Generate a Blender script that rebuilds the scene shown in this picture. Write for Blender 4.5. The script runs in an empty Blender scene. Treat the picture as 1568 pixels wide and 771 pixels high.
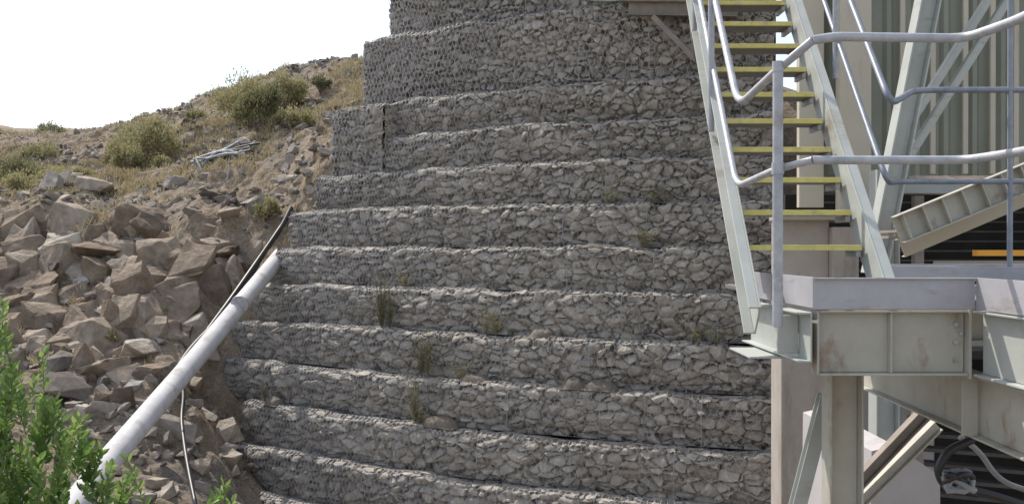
import bpy, bmesh, math, random
import numpy as np
from mathutils import Vector, Matrix, Quaternion, noise as mnoise
random.seed(7); rng=np.random.default_rng(7)
F=1524.0
def U(px,py,d): return ((px-784)/F*d, d, (378-py)/F*d)
scene=bpy.context.scene
# ------------------------------------------------------------ helpers
def link(o,parent=None):
    scene.collection.objects.link(o)
    if parent: o.parent=parent
    return o
def empty(name):
    e=bpy.data.objects.new(name,None); e.empty_display_size=.2
    return link(e)
def npmesh(name,verts,faces,mat,parent=None,attrs=None,smooth=False,uniform=4):
    verts=np.asarray(verts,dtype=np.float32); faces=np.asarray(faces,dtype=np.int32)
    me=bpy.data.meshes.new(name)
    n=faces.shape[0]; k=faces.shape[1]
    me.vertices.add(len(verts)); me.vertices.foreach_set('co',verts.ravel())
    me.loops.add(n*k); me.loops.foreach_set('vertex_index',faces.ravel())
    me.polygons.add(n); me.polygons.foreach_set('loop_start',np.arange(n,dtype=np.int32)*k)
    me.polygons.foreach_set('loop_total',np.full(n,k,dtype=np.int32))
    me.polygons.foreach_set('use_smooth',np.full(n,smooth))
    if attrs:
        for a,v in attrs.items():
            at=me.attributes.new(a,'FLOAT','POINT'); at.data.foreach_set('value',np.asarray(v,dtype=np.float32).ravel())
    me.update(calc_edges=True); me.validate()
    me.materials.append(mat)
    return link(bpy.data.objects.new(name,me),parent)
def hsh(ix,iy,s):
    v=np.sin(ix*127.1+iy*311.7+s*74.7)*43758.5453
    return v-np.floor(v)
def vn(x,y,s=0):
    ix=np.floor(x);iy=np.floor(y);fx=x-ix;fy=y-iy
    fx=fx*fx*(3-2*fx);fy=fy*fy*(3-2*fy)
    a=hsh(ix,iy,s);b=hsh(ix+1,iy,s);c=hsh(ix,iy+1,s);d=hsh(ix+1,iy+1,s)
    return (a*(1-fx)+b*fx)*(1-fy)+(c*(1-fx)+d*fx)*fy-.5
def fbm(x,y,s=0,o=4):
    r=0;a=1
    for i in range(o):
        r=r+a*vn(x,y,s+i*3.3); x=x*2.03+5.1;y=y*2.03+1.7;a*=.5
    return r
def gridfaces(nu,nv):
    i=np.arange(nu-1)[:,None]*nv+np.arange(nv-1)[None,:]
    i=i.ravel()
    return np.stack([i,i+nv,i+nv+1,i+1],1)
# ------------------------------------------------------------ materials
def newmat(name):
    m=bpy.data.materials.new(name); m.use_nodes=True
    nt=m.node_tree; b=nt.nodes['Principled BSDF']
    return m,nt,b
def noisenode(nt,scale,detail=6,rough=.6,co=None):
    n=nt.nodes.new('ShaderNodeTexNoise'); n.inputs['Scale'].default_value=scale
    n.inputs['Detail'].default_value=detail; n.inputs['Roughness'].default_value=rough
    if co is None:
        tc=nt.nodes.new('ShaderNodeTexCoord'); co=tc.outputs['Object']
    nt.links.new(co,n.inputs['Vector']); return n
def ramp(nt,fac,stops):
    r=nt.nodes.new('ShaderNodeValToRGB'); e=r.color_ramp.elements
    while len(e)<len(stops): e.new(.5)
    for el,(p,c) in zip(e,stops): el.position=p; el.color=(*c,1)
    nt.links.new(fac,r.inputs[0]); return r
def mix(nt,a,b,fac,mode='MIX'):
    m=nt.nodes.new('ShaderNodeMix'); m.data_type='RGBA'; m.blend_type=mode
    for i,v in ((0,fac),(6,a),(7,b)):
        if hasattr(v,'is_output'): nt.links.new(v,m.inputs[i])
        else: m.inputs[i].default_value=v if i==0 else (*v,1)
    return m.outputs[2]
def bump(nt,b,h,st,dist=.02):
    bp=nt.nodes.new('ShaderNodeBump'); bp.inputs['Strength'].default_value=st; bp.inputs['Distance'].default_value=dist
    nt.links.new(h,bp.inputs['Height']); nt.links.new(bp.outputs[0],b.inputs['Normal'])
def attrmat(name,stops,nscale=9,namt=.5,rough=.9,bs=.5,bd=.03,overlay=None):
    m,nt,b=newmat(name)
    a=nt.nodes.new('ShaderNodeAttribute'); a.attribute_name='tone'
    r=ramp(nt,a.outputs['Fac'],stops)
    n=noisenode(nt,nscale,8,.65)
    g=ramp(nt,n.outputs[0],[(.25,(1-namt,)*3),(.75,(1+namt*.5,)*3)])
    c=mix(nt,r.outputs[0],g.outputs[0],1.0,'MULTIPLY')
    if overlay:
        n2=noisenode(nt,overlay[1],4,.6)
        f=ramp(nt,n2.outputs[0],[(overlay[2],(0,0,0)),(overlay[2]+.2,(overlay[3],)*3 if len(overlay)>3 else (1,1,1))])
        c=mix(nt,c,overlay[0],f.outputs[0])
    nt.links.new(c,b.inputs['Base Color']); b.inputs['Roughness'].default_value=rough
    b.inputs['Specular IOR Level'].default_value=.15
    bump(nt,b,n.outputs[0],bs,bd)
    return m
def simplemat(name,c1,c2,scale=4,rough=.6,metal=0,stain=None,bs=.1):
    m,nt,b=newmat(name)
    n=noisenode(nt,scale,8,.65)
    r=ramp(nt,n.outputs[0],[(.3,c1),(.7,c2)]); c=r.outputs[0]
    if stain:
        tc=nt.nodes.new('ShaderNodeTexCoord'); mp=nt.nodes.new('ShaderNodeMapping')
        mp.inputs['Scale'].default_value=stain[1]; nt.links.new(tc.outputs['Object'],mp.inputs[0])
        n2=noisenode(nt,1,6,.7,mp.outputs[0])
        f=ramp(nt,n2.outputs[0],[(stain[2],(0,0,0)),(stain[2]+.18,(1,1,1))])
        c=mix(nt,c,stain[0],f.outputs[0])
    nt.links.new(c,b.inputs['Base Color']); b.inputs['Roughness'].default_value=rough; b.inputs['Metallic'].default_value=metal
    bump(nt,b,n.outputs[0],bs,.01)
    return m
def leafmat(name,stops,trans=.35,rough=.5,val=1.6):
    m,nt,b=newmat(name)
    a=nt.nodes.new('ShaderNodeAttribute'); a.attribute_name='tone'
    r=ramp(nt,a.outputs['Fac'],stops); nt.links.new(r.outputs[0],b.inputs['Base Color'])
    b.inputs['Roughness'].default_value=rough
    t=nt.nodes.new('ShaderNodeBsdfTranslucent'); 
    hs=nt.nodes.new('ShaderNodeHueSaturation'); hs.inputs['Value'].default_value=val; hs.inputs['Saturation'].default_value=1.0
    nt.links.new(r.outputs[0],hs.inputs['Color']); nt.links.new(hs.outputs[0],t.inputs['Color'])
    mx=nt.nodes.new('ShaderNodeMixShader'); mx.inputs[0].default_value=trans
    nt.links.new(b.outputs[0],mx.inputs[1]); nt.links.new(t.outputs[0],mx.inputs[2])
    nt.links.new(mx.outputs[0],nt.nodes['Material Output'].inputs[0])
    return m
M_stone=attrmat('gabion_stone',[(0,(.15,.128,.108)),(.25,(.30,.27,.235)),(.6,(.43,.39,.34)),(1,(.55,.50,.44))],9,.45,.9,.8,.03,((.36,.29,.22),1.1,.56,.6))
M_wire=simplemat('galvanised_wire',(.29,.30,.325),(.40,.41,.44),3,.7,.1)
M_rock=attrmat('outcrop_rock',[(0,(.165,.128,.10)),(.4,(.295,.235,.182)),(.7,(.41,.345,.28)),(1,(.49,.445,.39))],2.5,.55,.92,1.,.14,((.34,.24,.165),.8,.56,.7))
M_rub=attrmat('rubble_rock',[(0,(.13,.113,.10)),(.4,(.26,.228,.198)),(.8,(.38,.345,.31)),(1,(.46,.435,.40))],5,.4,.92,.6,.05)
M_paint=simplemat('pale_green_steel_paint',(.37,.392,.37),(.47,.49,.465),3,.5,0,((.28,.23,.17),(1.5,1.5,5),.58))
M_paintc=simplemat('cream_steel_paint',(.38,.365,.31),(.50,.49,.43),2.5,.5,0,((.24,.15,.09),(4,4,2.4),.56))
M_galv=simplemat('galvanised_steel',(.32,.33,.355),(.50,.51,.54),14,.5,.2,((.28,.24,.22),(4,4,4),.58))
M_kick=simplemat('galvanised_plate',(.34,.335,.36),(.48,.475,.51),2.5,.5,.1,((.28,.235,.19),(2,2,8),.56))
M_dark=simplemat('dark_tread_grating',(.15,.15,.145),(.23,.23,.22),10,.6,.3)
M_yel=simplemat('yellow_nosing_paint',(.58,.49,.14),(.74,.65,.24),12,.6,0,((.36,.31,.2),(8,8,8),.56))
M_conc=simplemat('concrete',(.35,.31,.275),(.46,.42,.385),1.5,.9,0,((.26,.215,.18),(3,3,.5),.55),.4)
M_conc2=simplemat('pale_concrete',(.38,.36,.37),(.48,.46,.47),1.2,.9,0,((.3,.27,.25),(2,2,.6),.55),.4)
M_clad=simplemat('cladding_sheet',(.21,.22,.175),(.28,.29,.235),.8,.5,0,((.19,.16,.12),(3,3,.4),.6))
M_cream=simplemat('cream_cladding_flashing',(.46,.42,.33),(.54,.50,.41),1,.6,0,((.33,.28,.2),(3,3,.5),.58))
M_rust=simplemat('weathered_brown_steel',(.20,.17,.145),(.32,.28,.245),4,.8,.1)
M_louv=simplemat('dark_louvre_steel',(.06,.055,.05),(.11,.10,.09),4,.8,.1)
M_black=simplemat('black_polythene',(.018,.018,.02),(.04,.04,.045),5,.45)
M_white=simplemat('white_pipe_lining',(.47,.46,.475),(.62,.61,.62),2.5,.85,0,((.31,.275,.24),(1.6,1.6,1.6),.54))
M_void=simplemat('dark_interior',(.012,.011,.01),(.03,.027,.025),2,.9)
M_orange=simplemat('orange_beam_paint',(.80,.36,.03),(.88,.45,.05),2,.5)
M_blue=simplemat('blue_grey_rail_paint',(.19,.21,.26),(.30,.32,.36),10,.45,.3)
M_bark=simplemat('bark',(.12,.09,.07),(.22,.17,.13),20,.9,0,None,.6)
M_soil=simplemat('soil',(.12,.10,.08),(.21,.18,.15),9,.95,0,None,.8)
M_hose=simplemat('grey_hose',(.20,.21,.22),(.33,.34,.35),5,.5)
M_ghose=simplemat('pale_green_hose',(.38,.48,.40),(.55,.64,.55),5,.5)
M_leaf=leafmat('green_leaf',[(0,(.045,.10,.02)),(.5,(.12,.205,.05)),(1,(.23,.32,.10))],.38,.4,1.5)
M_olive=leafmat('shrub_leaf',[(0,(.075,.085,.045)),(.5,(.19,.19,.10)),(1,(.36,.33,.18))],.3,.7,1.4)
M_straw=leafmat('dry_grass_blade',[(0,(.24,.20,.12)),(.5,(.40,.34,.21)),(1,(.52,.46,.31))],.3,.8,1.3)
m,nt,b=newmat('stony_ground'); M_ground=m
n1=noisenode(nt,.35,6,.6); n2=noisenode(nt,3.5,8,.7); n3=noisenode(nt,18,6,.7)
c1=ramp(nt,n1.outputs[0],[(.35,(.37,.30,.23)),(.5,(.44,.365,.285)),(.68,(.33,.30,.275))])
c2=ramp(nt,n2.outputs[0],[(.3,(.6,.58,.56)),(.7,(1.2,1.18,1.16))])
c3=ramp(nt,n3.outputs[0],[(.35,(.6,.6,.6)),(.65,(1.2,1.2,1.2))])
c=mix(nt,mix(nt,c1.outputs[0],c2.outputs[0],1.,'MULTIPLY'),c3.outputs[0],1.,'MULTIPLY')
nt.links.new(c,b.inputs['Base Color']); b.inputs['Roughness'].default_value=.95; b.inputs['Specular IOR Level'].default_value=.1
ad=nt.nodes.new('ShaderNodeMath'); ad.operation='ADD'; nt.links.new(n2.outputs[0],ad.inputs[0]); nt.links.new(n3.outputs[0],ad.inputs[1])
bump(nt,b,ad.outputs[0],.9,.12)
# ------------------------------------------------------------ gabion wall
SB=.45
def Pth(X): return 23.2-.547*X+.0259*X*X
def Nrm(X):
    s=-.547+.0518*X; l=np.sqrt(1+s*s); return s/l,-1/l
def wp(X,h,o=0.):
    nx,ny=Nrm(X); k=-SB*h+o
    return X+nx*k, Pth(X)+ny*k
def solveX(px,h):
    X=np.linspace(-14,9,6000); x,y=wp(X,h); q=784+F*x/y
    return X[np.argmin(abs(q-px))]
def surf(X,v,k0,k1,oh,o,seed):
    H=k1-k0; nx,ny=Nrm(X)
    led=np.clip(v-H,0,None); vf=np.minimum(v,H)
    t=np.clip((v-H+.06)/.12,0,1)
    wob=.11*fbm(X*1.1,np.full_like(X,seed*3.1),seed,3)
    bul=.08*np.sin(np.pi*np.clip(vf/H,0,1))*(1+fbm(X*.9,vf,seed+9,2))+.09*fbm(X*.6,vf*1.2,seed+4,3)
    out=-SB*oh+bul+o*(1-t)-led - .06*t*(led<.05)
    z=k0+vf*(1+0)+wob*np.clip(vf/H,0,1)+o*t*.6-.10*led-.03*np.exp(-((v-H)/.05)**2)
    return X+nx*out, Pth(X)+ny*out, z
def voro(u,v,s,cu=.205,cv=.12):
    u=u+.07*fbm(u*3,v*3,s+50,3); v=v+.05*fbm(u*3.3,v*3.3,s+60,3)
    U0=u/cu;V0=v/cv; iu=np.floor(U0);iv=np.floor(V0)
    f1=np.full(u.shape,9.);f2=np.full(u.shape,9.);idx=np.zeros(u.shape);idy=np.zeros(u.shape);dx=np.zeros(u.shape);dy=np.zeros(u.shape)
    for a in (-2,-1,0,1,2):
        for c in (-2,-1,0,1,2):
            cx=iu+a;cy=iv+c
            jx=cx+.5+(hsh(cx,cy,s)-.5)*1.05; jy=cy+.5+(hsh(cx,cy,s+7)-.5)*1.05
            w=hsh(cx,cy,s+13)**2*1.3
            ex=U0-jx;ey=V0-jy
            d=ex*ex+ey*ey-w
            near=d<f1
            f2=np.where(near,f1,np.minimum(f2,d))
            f1=np.where(near,d,f1)
            idx=np.where(near,cx,idx);idy=np.where(near,cy,idy);dx=np.where(near,ex,dx);dy=np.where(near,ey,dy)
    return f2-f1,idx,idy,dx,dy
wall=empty('gabion_retaining_wall')
tiers=[
 (-8,-7,-7,345,1200,.6),(-7,-6,-6,350,1200,.6),(-6,-5,-5,360,1200,.6),(-5,-4,-4,375,1200,.6),(-4,-3,-3,335,1200,.6),(-3,-2,-2,350,1200,.6),(-2,-1,-1,395,1198,.6),
 (-1,0,0,425,1190,.6),(0,1,1,447,1185,.6),(1,2,2,487,1185,.6),(2,3,3,575,1185,.6),(3,4,4,572,1185,.7),
 (2,3.85,2.75,512,589,1.2),(4,6,5.2,560,1185,3.2),(6.05,9,6.6,600,900,2.5),(5.7,9,9.6,860,1120,.8)]
wv=[];wf=[];wn=0
for ti,(k0,k1,oh,pl,pr,ld) in enumerate(tiers):
    seed=ti+1.; H=k1-k0
    XL=solveX(pl,oh);XR=solveX(pr,oh)
    L=(XR-XL)*1.12; nu=int(L/.0185)+2; nv=int((H+ld)/.0185)+2
    X=np.linspace(XL,XR,nu);s=-.547+.0518*X
    u=np.concatenate([[0],np.cumsum(np.sqrt(1+s[1:]**2)*np.diff(X))])
    v=np.linspace(0,H+ld,nv)
    XX,VV=np.meshgrid(X,v,indexing='ij');UU=np.repeat(u[:,None],nv,1)
    g,ix,iy,dx,dy=voro(UU,VV,seed)
    g=g+.13*fbm(UU*9,VV*9,seed+3,3)
    hw=hsh(ix,iy,seed+3)
    sm=np.clip((g+.02)/(.05+.30*hw*hw),0,1);sm=sm*sm*(3-2*sm)
    wide=np.clip(g/.8,0,1)**.7
    hh=hsh(ix,iy,seed+21)
    tilt=dx*(hsh(ix,iy,seed+31)-.5)*.26+dy*(hsh(ix,iy,seed+41)-.60)*.26
    fc=np.maximum(0,dx*(hsh(ix,iy,seed+51)-.5)*2+dy*(hsh(ix,iy,seed+61)-.5)*2-.05)*-.14
    o=.055*sm+.035*wide+(hh-.5)*.10*(.3+.7*sm)+(tilt+fc)*sm+.03*fbm(UU*13,VV*13,seed,4)-.06
    hole=hsh(ix,iy,seed+77)>.91
    o=np.where(hole,o-.08,o); o=np.clip(o,-.19,.06)
    x,y,z=surf(XX,VV,k0,k1,oh,o,seed)
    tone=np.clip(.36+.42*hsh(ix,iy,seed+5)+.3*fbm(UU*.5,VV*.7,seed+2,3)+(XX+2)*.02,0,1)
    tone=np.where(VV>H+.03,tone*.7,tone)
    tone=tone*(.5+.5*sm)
    V=np.stack([x,y,z],-1).reshape(-1,3)
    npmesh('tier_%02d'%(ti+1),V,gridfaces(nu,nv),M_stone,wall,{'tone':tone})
    for en,Xe,sg in (('left',XL,-1),('right',XR,1)):
        q=np.linspace(0,2.4,60);vv=np.linspace(0,H,int(H/.04)+2);Q,W=np.meshgrid(q,vv,indexing='ij')
        g,ix,iy,dx,dy=voro(Q,W,seed+100)
        sm=np.clip((g-.03)/.25,0,1); nx,ny=Nrm(np.array(Xe)); tx,ty=-ny,nx
        o=(.07*sm-.03)*sg
        sx=Xe+nx*(-SB*oh+.02-Q)+tx*o; sy=Pth(Xe)+ny*(-SB*oh+.02-Q)+ty*o
        npmesh('tier_%02d_end_%s'%(ti+1,en),np.stack([sx,sy,k0+W],-1).reshape(-1,3),gridfaces(len(q),len(vv)),M_stone,wall,{'tone':.2+.6*hsh(ix,iy,seed)})
    cw,ch=(.12,.14) if ti<12 else (.16,.18)
    U1=u[-1]
    ni=int(U1/cw)+1; nj=int((H+min(ld,.6))/ch)+1
    I,J=np.meshgrid(np.arange(ni),np.arange(nj),indexing='ij'); I=I.ravel().astype(float);J=J.ravel().astype(float)
    cx=(I+.5*(J%2))*cw; cy=J*ch
    def seg(ax,ay,bx,by,w):
        global wn
        ax=np.clip(ax,0,U1);bx=np.clip(bx,0,U1)
        ddx=bx-ax;ddy=by-ay;l=np.sqrt(ddx**2+ddy**2)+1e-6;px=-ddy/l*w/2;py=ddx/l*w/2
        cs=[]
        for qx,qy in ((ax+px,ay+py),(ax-px,ay-py),(bx-px,by-py),(bx+px,by+py)):
            Xq=np.interp(qx,u,X)
            oo=.068+.02*fbm(qx*2.3,qy*2.3,seed+70,2)
            a,b_,c_=surf(Xq,np.clip(qy,0,H+ld),k0,k1,oh,oo,seed)
            cs.append(np.stack([a,b_,c_],-1))
        n=len(ax);A=np.stack(cs,1).reshape(-1,3)
        wv.append(A);wf.append(np.arange(n*4).reshape(n,4)+wn);wn+=n*4
    wl=.0062*(1+.9*np.clip((U1*.5-cx)/(U1*.5),0,1)); 
    if ti>=12: wl=wl*1.7
    seg(cx,cy,cx,cy+ch*.45,wl*1.4)
    seg(cx,cy+ch*.45,cx+cw/2,cy+ch,wl)
    seg(cx,cy+ch*.45,cx-cw/2,cy+ch,wl)
    e=np.arange(0,U1,.08); 
    seg(e,np.full_like(e,.01),e+.08,np.full_like(e,.01),.008)
    for j in np.arange(1.2+.7*random.random(),U1,2.0):
        f=np.arange(0,H,.08); seg(j+0*f,f,j+0*f,f+.08,.012)
npmesh('wire_mesh',np.concatenate(wv),np.concatenate(wf),M_wire,wall)
# ------------------------------------------------------------ terrain
cp=[U(*p) for p in [
 (100,215,60),(180,192,52),(310,152,50),(400,120,50),(510,97,50),(560,100,46),(620,95,46),
 (20,215,60),(-100,205,60),(-300,180,55),
 (0,345,32),(150,350,31),(300,345,30),(-150,345,33),(-400,330,34),
 (200,275,38),(100,292,40),(0,300,42),(-150,290,42),(350,225,42),(280,240,42),(450,200,40),(500,170,42),
 (380,300,33.5),(250,320,33),
 (0,500,28),(150,480,27.6),(300,450,28.2),(400,420,28.8),(-200,480,28),
 (0,640,23),(150,620,23.5),(280,560,26),(300,650,24),(330,740,23),(200,771,19.5),(100,771,18),(0,771,17.5),(-200,700,18),
 (330,600,26.9),(310,540,27.3),(380,450,28.9),(420,390,29.6),(445,330,30.6),(480,280,31.8),(505,230,33.8),(540,165,38),
 (360,771,23.5),(350,700,26)]]
cp+= [(-8,10,-5.6),(-16,10,-4.5),(-30,10,-3),(-4,10,-6.9),(-4,0,-7),(-12,0,-6.2),(-40,30,3),(-60,60,9),(-60,10,0),
 (0,0,-7.2),(0,10,-7.2),(0,18,-7.3),(6,15,-7.3),(12,10,-7.3),(12,0,-7.3),(-4,21,-7.2),(-3,19,-7.2),(14,22,-7.3),(20,20,-7.3),(30,0,-7.3),(0,-15,-7.3),(-20,-15,-6),(30,30,-6),(3,20.,-7.3),
 (-6.2,22.5,-6.4)]
for h in (-6,-4,-2,0,2,4):
    for Xw in (-4,0,4,8): 
        x,y=wp(float(Xw),h,-2.2); cp.append((x,y,h-.9))
cp+=[(0,45,6),(10,45,6),(25,45,6),(40,60,7),(0,80,8),(40,100,7),(-30,95,10)]
cp+=[U(0,184,170),U(40,197,170),U(95,222,170),U(-100,170,170),U(200,260,170),U(-300,180,170),(60,170,5)]
cp=np.array(cp)
def phi(r): return r
D=np.sqrt(((cp[:,None,:2]-cp[None,:,:2])**2).sum(-1));n=len(cp)
A=np.zeros((n+1,n+1));A[:n,:n]=phi(D);A[:n,n]=1;A[n,:n]=1
W=np.linalg.solve(A,np.concatenate([cp[:,2],[0]]))
def rawT(x,y):
    sh=np.shape(x); x=np.ravel(x);y=np.ravel(y);out=np.zeros(len(x))
    for i in range(0,len(x),20000):
        d=np.sqrt((x[i:i+20000,None]-cp[None,:,0])**2+(y[i:i+20000,None]-cp[None,:,1])**2)
        out[i:i+20000]=d@W[:n]+W[n]
    return out.reshape(sh)
def terr(x,y):
    x=np.asarray(x,float);y=np.asarray(y,float)
    z=rawT(x,y)
    r=np.sqrt(x*x+(y-30)**2); f=np.clip((r-190)/250,0,1)
    z=z*(1-f)+f*(4+14*fbm(x*.006,y*.006,3,3))
    far=np.clip((y-10)/15,0,1)*np.clip((-3.5-x+np.clip((y-29),0,9))/3,0,1)
    z=z+far*(.75*fbm(x*.45,y*.45,1,4)+.4*np.abs(fbm(x*1.6,y*1.6,8,3)))+.06*fbm(x*2.,y*2.,2,3)
    return z
def axis(lo,hi,step,ext,g=1.13):
    a=list(np.arange(lo,hi,step)); s=step;p=lo
    L=[]
    while p>-ext: s*=g;p-=s;L.append(p)
    R=[];s=step;p=hi
    while p<ext: R.append(p);s*=g;p+=s
    return np.array(L[::-1]+a+R)
gx=axis(-24,-2,.11,1800);gy=axis(14,50,.13,1800)
GX,GY=np.meshgrid(gx,gy,indexing='ij');GZ=terr(GX,GY)
npmesh('ground',np.stack([GX,GY,GZ],-1).reshape(-1,3),gridfaces(len(gx),len(gy)),M_ground,None,None,False)
# ------------------------------------------------------------ rocks
def rockproto(k,box,npts=14):
    r=random.Random(k); bm=bmesh.new()
    for i in range(npts):
        v=[r.uniform(-1,1) for _ in range(3)]
        m_=max(abs(c) for c in v); 
        v=[c/m_*r.uniform(.8,1) for c in v] if r.random()<.85 else [c*.9 for c in v]
        bm.verts.new([v[j]*box[j] for j in range(3)])
    res=bmesh.ops.convex_hull(bm,input=bm.verts)
    bmesh.ops.delete(bm,geom=[e for e in res['geom_interior'] if isinstance(e,bmesh.types.BMVert)],context='VERTS')
    bmesh.ops.dissolve_limit(bm,angle_limit=.25,verts=bm.verts,edges=bm.edges)
    bmesh.ops.bevel(bm,geom=list(bm.edges),offset=.028,segments=1,affect='EDGES',profile=.5)
    bmesh.ops.triangulate(bm,faces=bm.faces)
    bmesh.ops.subdivide_edges(bm,edges=bm.edges,cuts=2)
    bmesh.ops.triangulate(bm,faces=bm.faces)
    for v in bm.verts:
        v.co+=v.co.normalized()*(.09*mnoise.noise(v.co*2.6+Vector((k,0,0)))+.07*mnoise.noise(v.co*6))
    bm.verts.index_update()
    V=np.array([v.co[:] for v in bm.verts]);Fc=np.array([[v.index for v in f.verts] for f in bm.faces]); bm.free()
    return V,Fc
protos=[rockproto(i,(1,.8+.1*(i%3),.6+.12*(i%4)),10+i%5) for i in range(12)]
def rotm(e):
    return np.array(Matrix.Rotation(e[2],3,'Z')@Matrix.Rotation(e[1],3,'Y')@Matrix.Rotation(e[0],3,'X'))
def rockmass(name,items,mat):
    vs=[];fs=[];tn=[];o=0
    for (p,s,e,t) in items:
        V,Fc=protos[random.randrange(12)]
        Q=(V*np.array(s))@rotm(e).T+np.array(p)
        vs.append(Q);fs.append(Fc+o);tn.append(np.full(len(Q),t));o+=len(Q)
    return npmesh(name,np.concatenate(vs),np.concatenate(fs),mat,None,{'tone':np.concatenate(tn)})
def proj(x,y,z): return 784+F*x/y,378-F*z/y
R=random.Random(3)
X=rng.uniform(-24,-4.5,30000);Y=rng.uniform(15,34,30000);Z=terr(X,Y);px,py=proj(X,Y,Z)
items=[];cnt=0
for x,y,z,a,b_ in zip(X,Y,Z,px,py):
    lim=445-(b_-330)*.45
    if -120<a<min(lim,440)-22 and 345<b_<650 and cnt<540:
        if b_>540 and R.random()<.5: continue
        if a>250 and b_>480 and R.random()<.6: continue
        s=R.choice([.15,.2,.25,.3,.4,.5,.65,.85,1.1])*R.uniform(.8,1.2)
        if b_>540: s*=.7
        items.append(((x,y+.25,z+s*.0),(s*R.uniform(.6,1),s*R.uniform(.6,1),s*R.uniform(.7,1.25)),(R.gauss(.2,.2),R.gauss(-.32,.18),R.gauss(.5,.4)),min(1,max(0,R.gauss(.42,.24)))));cnt+=1
rockmass('rock_outcrop',items,M_rock)
for (a,b_,d,s,t) in [(150,388,30,1.0,.3),(222,545,25.6,.75,.9),(155,572,24.5,.8,.55),(152,303,36,.75,.8),(110,298,37,.6,.7),(30,462,28,.8,.35),(72,418,28.8,.75,.35),(345,660,24.8,.5,.85),
                      (200,470,27.3,.6,.3),(255,280,37,.55,.5),(300,235,41,.5,.2),(90,325,34,.55,.8),(188,250,40,.5,.5),(290,210,45,.45,.1),(350,345,30.3,.5,.6),(280,420,28.3,.6,.45),(120,500,27.2,.7,.4),(345,612,25.8,.45,.9),(348,705,24,.4,.8),(318,630,24.5,.3,.8),(305,720,22.5,.3,.7),(240,690,21,.35,.8),(255,735,20.5,.25,.9),(290,575,25.5,.35,.7)]:
    x,y,z=U(a,b_,d)
    o=rockmass('boulder',[((0,0,0),(s,s*.8,s*.75),(R.uniform(-.4,.4),R.uniform(-.5,.2),R.uniform(0,3)),t)],M_rock)
    zz=float(terr(x,y)); o.location=(x,y,max(zz+.15*s,min(z,zz+.45*s)))
X=rng.uniform(-30,-3,60000);Y=rng.uniform(15,62,60000);Z=terr(X,Y);px,py=proj(X,Y,Z)
items=[];cnt=0
for x,y,z,a,b_ in zip(X,Y,Z,px,py):
    if -150<a<600 and 90<b_<900 and cnt<4000:
        cl=float(vn(np.array(x*.35),np.array(y*.35),4))
        if R.random()>.3+cl*1.3: continue
        s=abs(R.gauss(0,.12))+.035
        if R.random()<.04: s*=2.4
        if y>38: s=min(s,.26)
        items.append(((x,y,z+s*.2),(s,s*R.uniform(.6,1),s*R.uniform(.5,.9)),(R.uniform(-.5,.5),R.uniform(-.5,.5),R.uniform(0,6)),min(1,max(0,R.gauss(.5,.25)))));cnt+=1
rockmass('rubble',items,M_rub)
# ------------------------------------------------------------ foliage generator
def leaves(name,C,Dn,Ln,Wd,tone,mat,parent=None):
    n=len(C);C=np.asarray(C);Dn=np.asarray(Dn);Dn=Dn/np.linalg.norm(Dn,axis=1,keepdims=True)
    r=rng.normal(size=(n,3));S=np.cross(Dn,r);S/=np.linalg.norm(S,axis=1,keepdims=True);Nn=np.cross(Dn,S)
    Ln=np.broadcast_to(Ln,(n,))[:,None];Wd=np.broadcast_to(Wd,(n,))[:,None]
    p0=C;p1=C+Dn*Ln*.35+S*Wd*.5+Nn*Wd*.18;p2=C+Dn*Ln*.7+S*Wd*.42+Nn*Wd*.12;p3=C+Dn*Ln-Nn*Ln*.1
    p4=C+Dn*Ln*.7-S*Wd*.42+Nn*Wd*.12;p5=C+Dn*Ln*.35-S*Wd*.5+Nn*Wd*.18
    V=np.stack([p0,p1,p2,p3,p4,p5],1).reshape(-1,3);b0=np.arange(n)[:,None]*6
    Fc=np.concatenate([b0+np.array([0,1,2,3]),b0+np.array([0,3,4,5])])
    return npmesh(name,V,Fc,mat,parent,{'tone':np.repeat(tone,6)})
def tube(name,pts,r,mat,parent=None,res=3,r2=None,fillet=0,cyc=False):
    pts=[Vector(p) for p in pts]
    if fillet:
        q=[pts[0]]
        for i in range(1,len(pts)-1):
            a,b_,c_=pts[i-1],pts[i],pts[i+1]
            f=min(fillet,(a-b_).length*.45,(c_-b_).length*.45)
            s=b_+(a-b_).normalized()*f;e=b_+(c_-b_).normalized()*f
            for k in range(7):
                t=k/6; q.append(s*(1-t)**2+b_*2*t*(1-t)+e*t*t)
        q.append(pts[-1]);pts=q
    cu=bpy.data.curves.new(name,'CURVE');cu.dimensions='3D';cu.bevel_depth=r;cu.bevel_resolution=res;cu.use_fill_caps=True
    sp=cu.splines.new('POLY');sp.points.add(len(pts)-1)
    for i,p in enumerate(pts):
        sp.points[i].co=(*p,1)
        if r2 is not None: sp.points[i].radius=1+(r2/r-1)*i/(len(pts)-1)
    sp.use_cyclic_u=cyc; sp.use_smooth=True
    cu.materials.append(mat)
    return link(bpy.data.objects.new(name,cu),parent)
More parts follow.
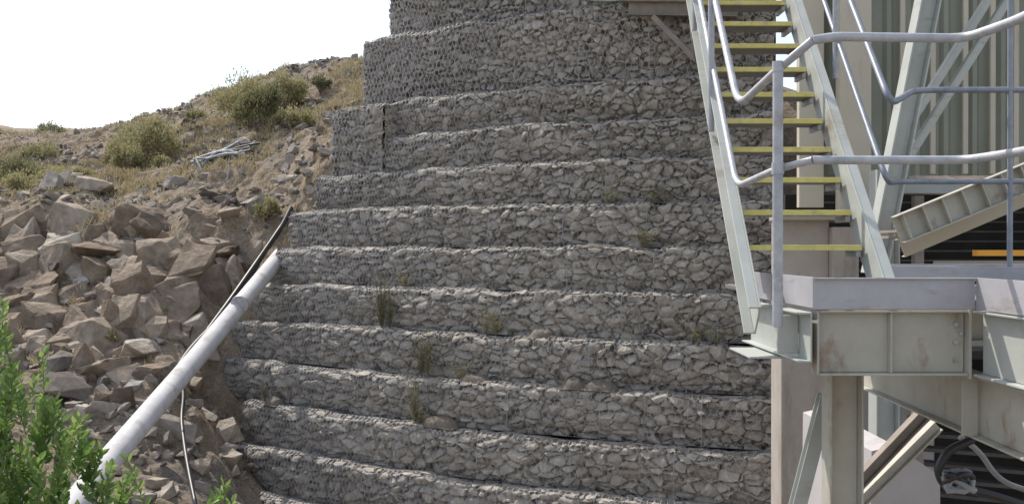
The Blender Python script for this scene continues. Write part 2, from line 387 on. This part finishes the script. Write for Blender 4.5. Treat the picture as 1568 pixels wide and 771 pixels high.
def shrub(name,c,rad,hgt,nl,mat,tmean=.5,leaf=.09,nst=20):
    e=empty(name);e.location=c
    L=[];Dd=[];T=[]
    for k in range(nst):
        a=R.uniform(0,6.28);q=R.uniform(.05,1)**.6
        tip=Vector((math.cos(a)*rad*q,math.sin(a)*rad*q,hgt*(1-.5*q*q)*R.uniform(.65,1.15)))
        tube('stem_%d'%k,[(0,0,-.1),tip*.4+Vector((0,0,.1*hgt)),tip*.9],.02,M_bark,e,1,.006)
        cl=rad*R.uniform(.12,.34); m_=int(nl//nst*R.uniform(.4,1.0))
        d=rng.normal(size=(m_,3));d/=np.linalg.norm(d,axis=1,keepdims=True)
        p=np.array(tip)*np.array([.85,.85,.8])+d*cl*rng.uniform(.2,1.4,size=(m_,1))*np.array([1,1,1.3])
        p[:,2]=np.maximum(p[:,2],.02)
        L.append(p);dd=d+np.array([0,0,.9])+rng.normal(size=(m_,3))*.4;Dd.append(dd)
        T.append(np.clip(tmean+.4*(R.random()-.5)+rng.normal(size=m_)*.18,0,1))
    leaves('foliage',np.concatenate(L),np.concatenate(Dd),leaf*1.5,leaf*.5,np.concatenate(T),mat,e)
    return e
def on(a,b_,d):
    x,y,z=U(a,b_,d); return (x,y,float(terr(x,y))-.05)
for (a,b_,d,r_,h_,nl,t) in [(380,175,43,1.5,2.7,8500,.9),(435,180,43,1.1,2.2,6000,.85),(402,240,39,1.1,2.5,8500,.5),(222,225,42,1.5,2.2,8500,.9),(190,238,40,.9,1.2,3500,.85),
      (28,262,43,1.3,1.2,5500,.45),(85,288,39,.95,.9,3600,1.),(28,312,37,.85,.8,3000,.95),(80,215,60,.9,1.1,2000,.45),(460,225,38,.7,.7,2200,.9),(410,345,30.5,.35,.8,1500,.75),(492,165,44,.5,.9,1200,.3),(250,262,40,.5,.5,1200,.7),(60,250,46,1.,.5,2000,.7),(440,215,38,.6,.6,1400,.9),(130,255,42,.7,.4,1400,.95),(300,195,46,.5,.5,900,.8),(250,500,27,.25,.5,500,.7),(170,520,26,.2,.4,300,.9)]:
    shrub('shrub',on(a,b_,d),r_,h_,nl,M_olive,t,.085)
X=rng.uniform(-34,-3,40000);Y=rng.uniform(18,62,40000);Z=terr(X,Y);px,py=proj(X,Y,Z)
C=[];Dd=[];Ls=[]
for x,y,z,a,b_ in zip(X,Y,Z,px,py):
    if -100<a<590 and 90<b_<600:
        cl=float(vn(np.array(x*.3),np.array(y*.3),14))+.25*float(vn(np.array(x*1.3),np.array(y*1.3),15))
        if y<31 and R.random()<.75: continue
        if cl<.04 and R.random()<.92: continue
        for k in range(8):
            C.append((x+R.gauss(0,.07),y+R.gauss(0,.07),z-.02));Dd.append((R.gauss(0,.4),R.gauss(0,.4),1));Ls.append(R.uniform(.1,.34))
leaves('dry_grass',np.array(C),np.array(Dd),np.array(Ls),.022,np.clip(rng.normal(.55,.22,len(C)),0,1),M_straw)
# ------------------------------------------------------------ pipes at the left
pp=[U(430,390,28.5),U(300,548,22.2),U(165,706,17.2),U(100,790,15.2)]
dp=empty('drain_pipe')
tube('pipe_shell',pp,.215,M_white,dp,6)
a=Vector(pp[0]).lerp(Vector(pp[2]),.34);d=(Vector(pp[2])-Vector(pp[0])).normalized()
tube('joint_collar',[a-d*.03,a+d*.03],.221,M_galv,dp,6)
tube('black_pipe',[U(446,318,30.2),U(430,350,29.6),U(405,385,28.9),U(372,440,27.6),U(330,495,25.6),U(290,535,24.2),U(262,580,22.6)],.075,M_black,None,3,None,.8)
tube('black_pipe',[U(440,332,30.0),U(418,365,29.2),U(390,405,28.3),U(350,462,26.6),U(318,505,25.2)],.06,M_black,None,3,None,.8)
tube('black_hose',[U(272,560,24.2),U(282,600,23.4),U(277,640,22.6),U(283,690,21.2),U(292,740,20),U(305,800,18.8)],.045,M_black,None,3,None,.8)
pl=empty('pile_of_pipes')
for k in range(24):
    a0=R.uniform(285,330);a1=R.uniform(345,400);d=36.5+R.uniform(-.6,.6)
    x0,y0,_=U(a0,270,d);x1,y1,_=U(a1,268,d);xm=(x0+x1)/2;ym=(y0+y1)/2+R.uniform(-.4,.4)
    zz=lambda x,y:float(terr(x,y))+.04+R.uniform(0,.42)
    tube('pipe_%d'%k,[(x0,y0,zz(x0,y0)),(xm,ym,zz(xm,ym)+.1),(x1,y1,zz(x1,y1))],R.choice([.03,.04,.055]),R.choice([M_hose,M_hose,M_hose,M_black]),pl,2,None,.7)
tube('pipe_loop',[(U(300,262,36)[0],36,float(terr(U(300,262,36)[0],36))+.45),U(320,285,35),U(345,290,34.6),(U(352,285,35)[0],35,float(terr(U(352,285,35)[0],35))+.1)],.05,M_hose,pl,2,None,.7)
# ------------------------------------------------------------ vegetation and soil on the wall
def ledgept(px_,h,inn=.2):
    X_=solveX(px_,h); x,y=wp(X_,h,-inn); return (float(x),float(y),h+.03)
def mound(px_,h,w,hh):
    c=ledgept(px_,h,.22);nu=26;nv=26
    a=np.linspace(-1,1,nu);A,B=np.meshgrid(a,a,indexing='ij');r=np.sqrt(A*A+B*B)
    z=hh*np.clip(1-r*r,0,1)**.6*(1+.35*fbm(A*3+px_,B*3,3,4))-.04
    nx,ny=Nrm(solveX(px_,h));T=np.array([-ny,nx])
    x=A*w*T[0]+B*.26*nx;y=A*w*T[1]+B*.26*ny
    o=npmesh('soil_mound',np.stack([x,y,z],-1).reshape(-1,3),gridfaces(nu,nv),M_soil,None,None,True);o.location=c
for a,h,w,hh in [(825,-2,.3,.22),(720,-3,.4,.16),(875,-3,.3,.22),(915,-3,.4,.2),(665,-4,.5,.24),(905,0,.3,.1),(410,-4,.3,.2)]:
    mound(a,h,w,hh)
def weed(px_,h,r_,hg,n_,mat,t,inn=.12):
    c=ledgept(px_,h,inn);e=empty('weed');e.location=c
    L=[];Dd=[]
    for k in range(max(6,n_//25)):
        a=R.uniform(0,6.28);tip=Vector((math.cos(a)*r_*R.random(),math.sin(a)*r_*.5*R.random()-.1,hg*R.uniform(.5,1)))
        tube('stem_%d'%k,[(0,0,-.05),tip*.5+Vector((0,0,.05)),tip],.006,M_bark,e,1,.003)
        for j in range(25):
            q=R.uniform(.1,1);L.append(tuple(tip*q+Vector((R.gauss(0,.04),R.gauss(0,.04),R.gauss(0,.03)))));Dd.append((R.gauss(0,.7),R.gauss(0,.7),R.uniform(0,1)))
    leaves('foliage',np.array(L),np.array(Dd),.06,.018,np.clip(rng.normal(t,.2,len(L)),0,1),mat,e)
for a,h,r_,hg,n_,t in [(580,-2,.3,1.45,700,.25),(592,-2,.2,1.0,300,.3),(640,-3,.3,1.1,450,.35),(650,-3,.2,.8,200,.5),(632,-4,.25,1.2,350,.4),(740,-2,.3,.9,220,.6),(755,-2,.3,.6,160,.7),
      (400,-4,.2,.5,160,.6),(985,0,.5,.5,300,.5),(1000,1,.5,.35,200,.5),(930,1,.3,.3,160,.5),(640,-4,.3,.4,150,.5),(1060,-2,.5,.35,220,.6),(700,-3,.4,.4,150,.6),(615,-1,.3,.4,120,.6),(1095,-2,.4,.3,150,.6)]:
    weed(a,h,r_,hg,n_,M_olive,t)
# ------------------------------------------------------------ foreground tree
tree=empty('broadleaf_tree')
cc=Vector((-3.02,5.2,-1.78))
tube('trunk',[(-3.4,5.5,-7.3),(-3.35,5.4,-5),(-3.25,5.3,-3.4),(-3.15,5.25,-2.2)],.11,M_bark,tree,4,.05,.5)
L=[];Dd=[];T=[];tips=[]
for k in range(560):
    while True:
        v=Vector((R.uniform(-1,1),R.uniform(-1,1),R.uniform(-1,1)))
        if .35<v.length<1: break
    lump=1+.2*math.sin(v.x*5+1)+.2*math.sin(v.z*7+v.y*4)
    tips.append(cc+Vector((v.x*.96,v.y*.9,v.z*1.08))*lump)
up0=len(tips)
for q in [(-2.35,5.1,-.78),(-2.66,5.2,-.28),(-2.62,5.1,-.45),(-2.52,5.0,-.6),(-2.05,5.1,-1.12),(-2.0,5.15,-1.2),(-2.15,5.2,-1.05),(-1.5,5.2,-1.22),(-1.54,5.15,-1.3),(-1.46,5.2,-1.32),(-2.25,5.2,-.98),(-2.75,5.1,-.2),(-2.3,5.1,-.85)]:
    tips.append(Vector(q))
for (sx_,zt) in [(-2.62,-.42),(-2.70,-.15),(-2.55,-.62),(-2.48,-.55),(-2.42,-.82),(-2.34,-.92),(-2.26,-.86),(-2.2,-1.0),(-2.12,-1.08),(-2.04,-1.1),(-1.98,-1.22),(-2.58,-.75),(-2.66,-.62),(-2.3,-1.05),(-2.4,-1.05),(-2.16,-1.25)]:
    z=zt;x=sx_
    while z>-1.6:
        tips.append(Vector((x+R.gauss(0,.03),5.15+R.gauss(0,.08),z))); z-=.13; x-=.012+R.gauss(0,.02)
for k in range(9):
    t=tips[k*7];tube('limb_%d'%k,[(-3.2,5.3,-3.2+k*.12),(Vector((-3.2,5.3,-2.6))+t)/2,t],.04,M_bark,tree,2,.01,.3)
tube('limb_low',[(-3.2,5.3,-3.0),(-2.3,5.25,-2.2),(-1.7,5.2,-1.6),(-1.5,5.2,-1.25)],.025,M_bark,tree,2,.006,.3)
sv=[];sf=[];so=0
for ti_,t in enumerate(tips):
    d=(t-(cc+Vector((0,0,-.6)))).normalized();d=(d+Vector((R.gauss(0,.35),R.gauss(0,.35),R.uniform(.2,.9)))).normalized()
    if ti_>=up0: d=Vector((R.gauss(.12,.28),R.gauss(0,.22),1)).normalized()
    ln=R.uniform(.16,.32);base=t-d*ln
    side=d.orthogonal().normalized()*.003;s2=d.cross(side)
    q=[base+side,base-side*.5+s2*.9,base-side*.5-s2*.9,t+side*.4,t-side*.2+s2*.3,t-side*.2-s2*.3]
    sv+= [tuple(p) for p in q];sf+=[(so,so+1,so+4,so+3),(so+1,so+2,so+5,so+4),(so+2,so,so+3,so+5)];so+=6
    tt=R.gauss(.55,.22)
    nl=R.randint(15,22)
    for j in range(nl):
        q=j/nl;a=j*2.4
        o_=(side*math.cos(a)+s2*math.sin(a)).normalized()
        L.append(tuple(base+d*ln*q));dd=d*(.5+q*.6)+o_*.9+Vector((0,0,.15));Dd.append(tuple(dd));T.append(min(1,max(0,tt+R.gauss(0,.12)+.15*q)))
npmesh('twigs',sv,sf,M_bark,tree)
leaves('leaves',np.array(L),np.array(Dd),rng.uniform(.042,.078,len(L)),.027,np.array(T),M_leaf,tree)
# ------------------------------------------------------------ steel
def bar(name,p0,p1,w,h,mat,parent,up=(0,0,1),off=(0,0),bev=.003):
    p0=Vector(p0);p1=Vector(p1);d=(p1-p0);L_=d.length;d.normalize();up=Vector(up)
    s=d.cross(up).normalized();u_=s.cross(d).normalized()
    V=[]
    for e,p in ((0,p0),(1,p1)):
        for a,b_ in ((-.5,-.5),(.5,-.5),(.5,.5),(-.5,.5)):
            V.append(p+s*(a*w+off[0])+u_*(b_*h+off[1]))
    Fc=[(0,3,2,1),(4,5,6,7),(0,1,5,4),(1,2,6,5),(2,3,7,6),(3,0,4,7)]
    me=bpy.data.meshes.new(name);me.from_pydata([tuple(v) for v in V],[],Fc);me.materials.append(mat)
    bm=bmesh.new();bm.from_mesh(me);bmesh.ops.recalc_face_normals(bm,faces=bm.faces)
    if bev: bmesh.ops.bevel(bm,geom=list(bm.edges),offset=min(bev,w*.2,h*.2),segments=2,affect='EDGES',profile=.5)
    bm.to_mesh(me);bm.free()
    return link(bpy.data.objects.new(name,me),parent)
def ibeam(name,p0,p1,h,w,mat,parent,t=.012,up=(0,0,1)):
    bar(name+'_web',p0,p1,t,h-2*t-.004,mat,parent,up)
    bar(name+'_top_flange',p0,p1,w,t,mat,parent,up,(0,h/2-t/2))
    bar(name+'_bottom_flange',p0,p1,w,t,mat,parent,up,(0,-h/2+t/2))
def channel(name,p0,p1,h,w,mat,parent,side=1,t=.01,up=(0,0,1)):
    bar(name+'_web',p0,p1,t,h,mat,parent,up)
    for n_,s in (('top',1),('bottom',-1)):
        bar(name+'_%s_flange'%n_,p0,p1,w,t,mat,parent,up,(side*(w/2+t/2+.001),s*(h/2-t/2-.002)))
st=empty('steel_staircase')
B=Vector((1.49,6.35,0));dr=Vector((.105,2.15,2.08));W_=.754
for i in range(-0,12):
    p=B+dr*(i/9);z=p.z
    bar('tread_%d'%i,(p.x+.02,p.y+.13,z-.005),(p.x+W_-.02,p.y+.13,z-.005),.25,.03,M_dark,st)
    bar('nosing_%d'%i,(p.x+.02,p.y-.01,z-.004),(p.x+W_-.02,p.y-.01,z-.004),.03,.036,M_yel,st)
    for s in (.03,W_-.03): bar('tread_bracket_%d_%d'%(i,s>.1),(p.x+s,p.y+.01,z-.045),(p.x+s,p.y+.23,z-.045),.03,.04,M_galv,st)
for nm,sx,sd in (('left',-.012,-1),('right',W_+.012,1)):
    a=B+dr*-.21+Vector((sx,0,0));b_=B+dr*1.35+Vector((sx,0,0))
    channel('stringer_'+nm,a,b_,.24,.06,M_paint,st,sd,.011)
tube('handrail_left_upper',[(1.66,5.5,1.14),(1.5,5.63,1.0),(1.45,6.38,.90),(1.57,8.9,3.32)],.024,M_galv,st,4,None,.2)
tube('handrail_left_mid',[(1.66,5.5,.48),(1.5,5.66,.44),(1.44,6.38,.385),(1.56,8.9,2.81)],.021,M_galv,st,4,None,.15)
tube('handrail_post',[(1.5,5.62,-.45),(1.5,5.62,1.0)],.03,M_galv,st,4)
tube('handrail_post_cap',[(1.5,5.62,.985),(1.5,5.62,1.045)],.033,M_galv,st,4)
tube('handrail_post_mid_joint',[(1.5,5.62,.41),(1.5,5.62,.475)],.036,M_galv,st,4)
tube('handrail_post_left',[(1.47,7.35,.85),(1.47,7.35,1.85)],.024,M_galv,st,4)
tube('handrail_post_left_2',[(1.52,8.3,1.8),(1.52,8.3,2.75)],.022,M_galv,st,4)
tube('handrail_right_upper',[(4.7,7.3,1.15),(2.95,7.3,1.15),(2.47,6.5,.93),(2.62,9.0,3.35)],.022,M_blue,st,4,None,.2)
tube('handrail_right_mid',[(4.7,7.3,.48),(2.85,7.3,.48),(2.45,6.5,.42),(2.60,9.0,2.84)],.02,M_blue,st,4,None,.2)
tube('handrail_post_right',[(2.5,7.7,1.3),(2.5,7.7,2.2)],.022,M_galv,st,4)
tube('handrail_post_far',[(3.65,7.3,-.3),(3.65,7.3,1.9)],.02,M_blue,st,4)
pf=empty('access_platform')
tube('handrail_upper',[(1.66,5.5,1.14),(1.78,5.5,1.16),(2.5,5.5,1.15),(2.56,5.1,1.15),(2.56,0.5,1.15)],.026,M_galv,pf,4,None,.12)
tube('handrail_mid',[(1.66,5.5,.48),(1.78,5.5,.48),(2.5,5.5,.48),(2.56,5.1,.48),(2.56,.5,.48)],.024,M_galv,pf,4,None,.12)
tube('handrail_post_near',[(2.56,3.2,-.3),(2.56,3.2,1.15)],.024,M_galv,pf,4)
bar('deck_front',(1.70,6.75,-.31),(4.2,6.75,-.31),2.4,.03,M_dark,pf)
bar('deck_side',(3.5,.5,-.308),(3.5,5.5,-.308),1.8,.03,M_dark,pf)
bar('kick_plate_left',(1.66,5.48,-.25),(1.61,6.95,-.25),.008,.17,M_kick,pf)
bar('kick_plate_front',(1.66,5.475,-.255),(2.545,5.475,-.255),.008,.175,M_kick,pf)
bar('kick_plate_side',(2.55,5.46,-.255),(2.55,.5,-.255),.008,.175,M_kick,pf)
bar('kick_plate_front_lip',(1.66,5.46,-.172),(2.545,5.46,-.172),.03,.006,M_kick,pf)
bar('kick_plate_back',(3.02,8.,-.2),(4.6,8.,-.2),.01,.13,M_kick,pf)
bar('kick_plate_back_return',(3.02,7.99,-.2),(3.9,6.9,-.2),.01,.11,M_kick,pf)
ibeam('front_beam',(1.70,5.56,-.53),(2.52,5.56,-.53),.36,.13,M_paintc,pf)
bar('front_beam_end_plate',(1.694,5.50,-.53),(1.694,5.62,-.53),.01,.355,M_paintc,pf)
bar('front_beam_splice',(2.535,5.50,-.53),(2.535,5.66,-.53),.016,.40,M_paintc,pf)
bar('front_beam_stiffener',(2.10,5.505,-.53),(2.10,5.55,-.53),.010,.33,M_paintc,pf)
channel('left_beam',(1.655,5.5,-.50),(1.625,6.75,-.50),.28,.06,M_paint,pf,-1)
bar('left_beam_foot_plate',(1.52,5.9,-.655),(1.52,6.45,-.655),.22,.012,M_paint,pf)
bar('left_beam_cleat',(1.58,5.70,-.5),(1.58,5.72,-.5),.12,.22,M_paint,pf)
ibeam('side_beam',(2.6,5.48,-.53),(2.6,.5,-.53),.36,.12,M_paint,pf)
ibeam('lower_beam',(2.74,8.1,-.90),(2.50,.6,-.90),.355,.13,M_paintc,pf)
bar('lower_beam_stiffener',(2.54,5.62,-.90),(2.63,5.62,-.90),.012,.33,M_paintc,pf,(0,0,1))
ibeam('cross_beam',(2.7,7.2,-.53),(4.6,7.2,-.53),.3,.12,M_paint,pf)
for k,(x,z) in enumerate([(2.47,-.43),(2.47,-.53),(2.47,-.63),(2.50,-.48)]):
    tube('bolt_%d'%k,[(x,5.535,z),(x,5.555,z)],.012,M_galv,pf,2)
ibeam('support_column',(2.0,6.02,-.74),(2.0,6.02,-7.4),.2,.17,M_paintc,pf,.012,(1,0,0))
bar('column_cap_plate',(1.88,6.02,-.725),(2.12,6.02,-.725),.22,.02,M_paintc,pf)
ibeam('brace_left',(2.02,6.4,-.95),(1.70,6.4,-2.2),.09,.09,M_paint,pf,.01,(0,1,0))
ibeam('brace_right_upper',U(1425,622,8.2),U(1290,765,8.2),.10,.10,M_rust,pf,.012,(0,0,1))
ibeam('brace_right_lower',U(1435,650,8.6),U(1270,815,8.6),.10,.10,M_paintc,pf,.012,(0,0,1))
# ------------------------------------------------------------ concrete
cp_=empty('concrete_pillar')
bar('pillar_shaft',(4.42,15.3,.42),(4.42,15.3,-7.4),.6,.72,M_conc,cp_,(1,0,0),(0,0),.02)
bar('pillar_upper',(4.98,15.1,.30),(4.98,15.1,-1.3),.5,.4,M_conc,cp_,(1,0,0),(0,0),.02)
bar('pillar_cap',(4.62,15.2,.46),(4.62,15.2,.40),.75,1.2,M_conc,cp_,(1,0,0),(0,0),.01)
bar('concrete_wall',(5.6,16.2,-1.2),(5.6,16.2,-7.4),.4,2.4,M_conc2,None,(1,0,0),(0,0),.02)
cb=empty('concrete_plinth')
me=bpy.data.meshes.new('plinth_block')
vv=[];
for y in (8.9,11):
    for (a,b_) in ((1335,690),(1372,682),(1440,728),(1445,1600),(1325,1600)):
        x,_,z=U(a,b_,8.9); vv.append((x,y,max(z,-7.4)))
me.from_pydata(vv,[],[(0,1,2,3,4),(9,8,7,6,5),(0,5,6,1),(1,6,7,2),(2,7,8,3),(3,8,9,4),(4,9,5,0)]);me.materials.append(M_conc2);link(bpy.data.objects.new('plinth_block',me),cb)
# ------------------------------------------------------------ building
bd=empty('industrial_building')
xs=[];ys=[];x=4.0
while x<13:
    for dx,dy in ((0,0),(.05,-.05),(.11,-.05),(.16,0)): xs.append(x+dx);ys.append(14+dy)
    x+=.40
xs=np.array(xs);ys=np.array(ys)
V=np.concatenate([np.stack([xs,ys,np.full_like(xs,1.0)],1),np.stack([xs,ys,np.full_like(xs,9.)],1)]);k=len(xs)
npmesh('cladding_wall',V,[(i,i+1,i+1+k,i+k) for i in range(k-1)],M_clad,bd)
bar('cream_corner_flashing',(4.15,13.86,9),(4.15,13.86,.55),.12,.34,M_cream,bd,(1,0,0))
bar('cream_column',(4.66,13.6,9),(4.66,13.6,.5),.2,.42,M_cream,bd,(1,0,0))
for k_,a in enumerate((1385,1432,1482,1524,1560)):
    x,_,_=U(a,0,13.8); bar('cladding_strip_%d'%k_,(x,13.9,9),(x,13.9,1.02),.05,.07,M_cream,bd,(1,0,0))
ibeam('diagonal_brace_main',U(1432,-60,12),U(1338,420,12),.24,.24,M_paint,bd,.02,(1,0,0))
for k_,(a,b_) in enumerate((((1555,-30),(1385,240)),((1525,-30),(1362,228)))):
    channel('diagonal_brace_%d'%k_,U(*a,12.5),U(*b_,12.5),.11,.08,M_paint,bd,1,.012,(0,1,0))
ibeam('floor_beam',U(1370,286,12.3),U(1700,286,12.3),.16,.15,M_paint,bd)
ibeam('building_column',(4.86,13.0,1.0),(4.86,13.0,-7.4),.3,.3,M_paint,bd,.016,(1,0,0))
a=Vector(U(1372,352,10.5));b_=Vector(U(1640,242,10.5))
channel('inner_stair_stringer',a,b_,.30,.10,M_paintc,bd,1,.012)
dv=(b_-a).normalized()
for k_ in range(9):
    p=a.lerp(b_,(k_+.4)/9)+Vector((0,-.06,0)); n_=Vector((-dv.z,0,dv.x))
    bar('inner_stair_stiffener_%d'%k_,p-n_*.135,p+n_*.135,.09,.012,M_paintc,bd,(1,0,0))
channel('inner_stair_stringer_far',U(1380,380,11.3),U(1640,270,11.3),.22,.09,M_cream,bd,-1)
a=Vector(U(1365,368,10.6));b_=Vector(U(1640,252,10.6))
for k_ in range(12):
    p=a.lerp(b_,(k_+.5)/12);bar('inner_stair_tread_%d'%k_,p,p+Vector((.02,.75,0)),.22,.03,M_rust,bd)
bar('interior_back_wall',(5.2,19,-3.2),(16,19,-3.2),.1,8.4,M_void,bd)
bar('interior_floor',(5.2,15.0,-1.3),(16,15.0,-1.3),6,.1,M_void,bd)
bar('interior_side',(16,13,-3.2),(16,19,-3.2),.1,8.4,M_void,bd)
bar('roof',(4.,17,9.05),(16,17,9.05),6.4,.1,M_clad,bd)
for k_ in range(9):
    z=.95-k_*.17; bar('louvre_%d'%k_,(5.4,17.5,z),(14,17.5,z),.16,.03,M_louv,bd)
bar('orange_beam',U(1492,387,12.8),U(1700,387,12.8),.12,.075,M_orange,bd)
bar('inner_rail',U(1430,402,13.2),U(1700,402,13.2),.05,.05,M_conc,bd)
for a_ in (1405,): bar('inner_post_%d'%a_,U(a_,300,13),U(a_,800,13),.12,.12,M_rust,bd,(1,0,0))
for k_ in range(7):
    bar('lower_slab_%d'%k_,U(1395,640+k_*22,13.5),U(1640,655+k_*24,13.5),.25,.05,M_louv,bd)
wk=empty('timber_walkway')
a=U(962,14,24);b2=U(1130,16,23)
channel('walkway_beam',a,b2,.34,.12,M_rust,wk,1,.02)
bar('walkway_deck',Vector(a)+Vector((0,.5,.2)),Vector(b2)+Vector((0,.5,.2)),1.2,.05,M_rust,wk)
bar('walkway_strut',U(1000,26,23.6),U(1066,92,22.9),.1,.12,M_rust,wk)
bar('walkway_post',U(1058,20,22.9),U(1064,90,22.9),.12,.1,M_rust,wk,(1,0,0))
hc=empty('hose_coil')
X_=solveX(934,5.4)
hx,hy=wp(X_,5.4,0)
for k_ in range(8):
    r1=.34+.05*(k_%3)
    tube('coil_%d'%k_,[(hx+r1*math.cos(t*.35)*1.15,hy+.16*math.sin(t*.35)-.05+.02*k_,6.20+.15*math.sin(t*.35+(k_%4)*.3)+.015*k_) for t in range(18)],.03,M_ghose,hc,2,cyc=True)
hs=empty('knotted_hose')
tube('hose_a',[U(1490,672,7),U(1450,690,7),U(1436,720,7),U(1445,742,7),U(1480,748,7),U(1530,760,7),U(1600,785,7)],.03,M_black,hs,3,None,.15)
tube('hose_b',[U(1470,668,7.2),U(1500,690,7.2),U(1530,735,7.2),U(1600,760,7.2)],.02,M_hose,hs,3,None,.15)
for k_ in range(5):
    cx_,cy_,cz_=U(1468,736,6.95)
    tube('knot_%d'%k_,[(cx_+.1*math.cos(t*.7+k_),cy_+.05*math.sin(t*.7+k_*2),cz_+.06*math.sin(t*.7-k_)) for t in range(9)],.022,M_black if k_%2 else M_hose,hs,3,cyc=True)
# ------------------------------------------------------------ light, sky, camera
el=math.radians(51)
sd=Vector((-.63*math.cos(el),.777*math.cos(el),math.sin(el))).normalized()
sun=bpy.data.lights.new('sun','SUN');sun.energy=5.0;sun.angle=math.radians(.5);sun.color=(1,.93,.82)
so_=link(bpy.data.objects.new('sun',sun));so_.rotation_euler=sd.to_track_quat('Z','Y').to_euler()
w=bpy.data.worlds.new('World');scene.world=w;w.use_nodes=True
nt=w.node_tree;bg=nt.nodes['Background'];sk=nt.nodes.new('ShaderNodeTexSky');sk.sky_type='NISHITA';sk.sun_disc=False
sk.sun_elevation=math.asin(sd.z);sk.sun_rotation=math.atan2(sd.x,sd.y);sk.air_density=1.0;sk.dust_density=3.0;sk.altitude=800
hz=nt.nodes.new('ShaderNodeMix');hz.data_type='RGBA';hz.blend_type='ADD';hz.inputs[0].default_value=1;hz.inputs[7].default_value=(2.85,2.85,2.7,1)
nt.links.new(sk.outputs[0],hz.inputs[6]);nt.links.new(hz.outputs[2],bg.inputs[0]);bg.inputs[1].default_value=.15
cam=bpy.data.cameras.new('camera');co=link(bpy.data.objects.new('camera',cam));cam.lens=35;cam.sensor_width=36;cam.clip_end=5000;cam.clip_start=.05
co.rotation_euler=(math.radians(90-.28),0,0);scene.camera=co
scene.view_settings.view_transform='Standard';scene.view_settings.look='None';scene.view_settings.exposure=0
print('objs',len(bpy.data.objects))
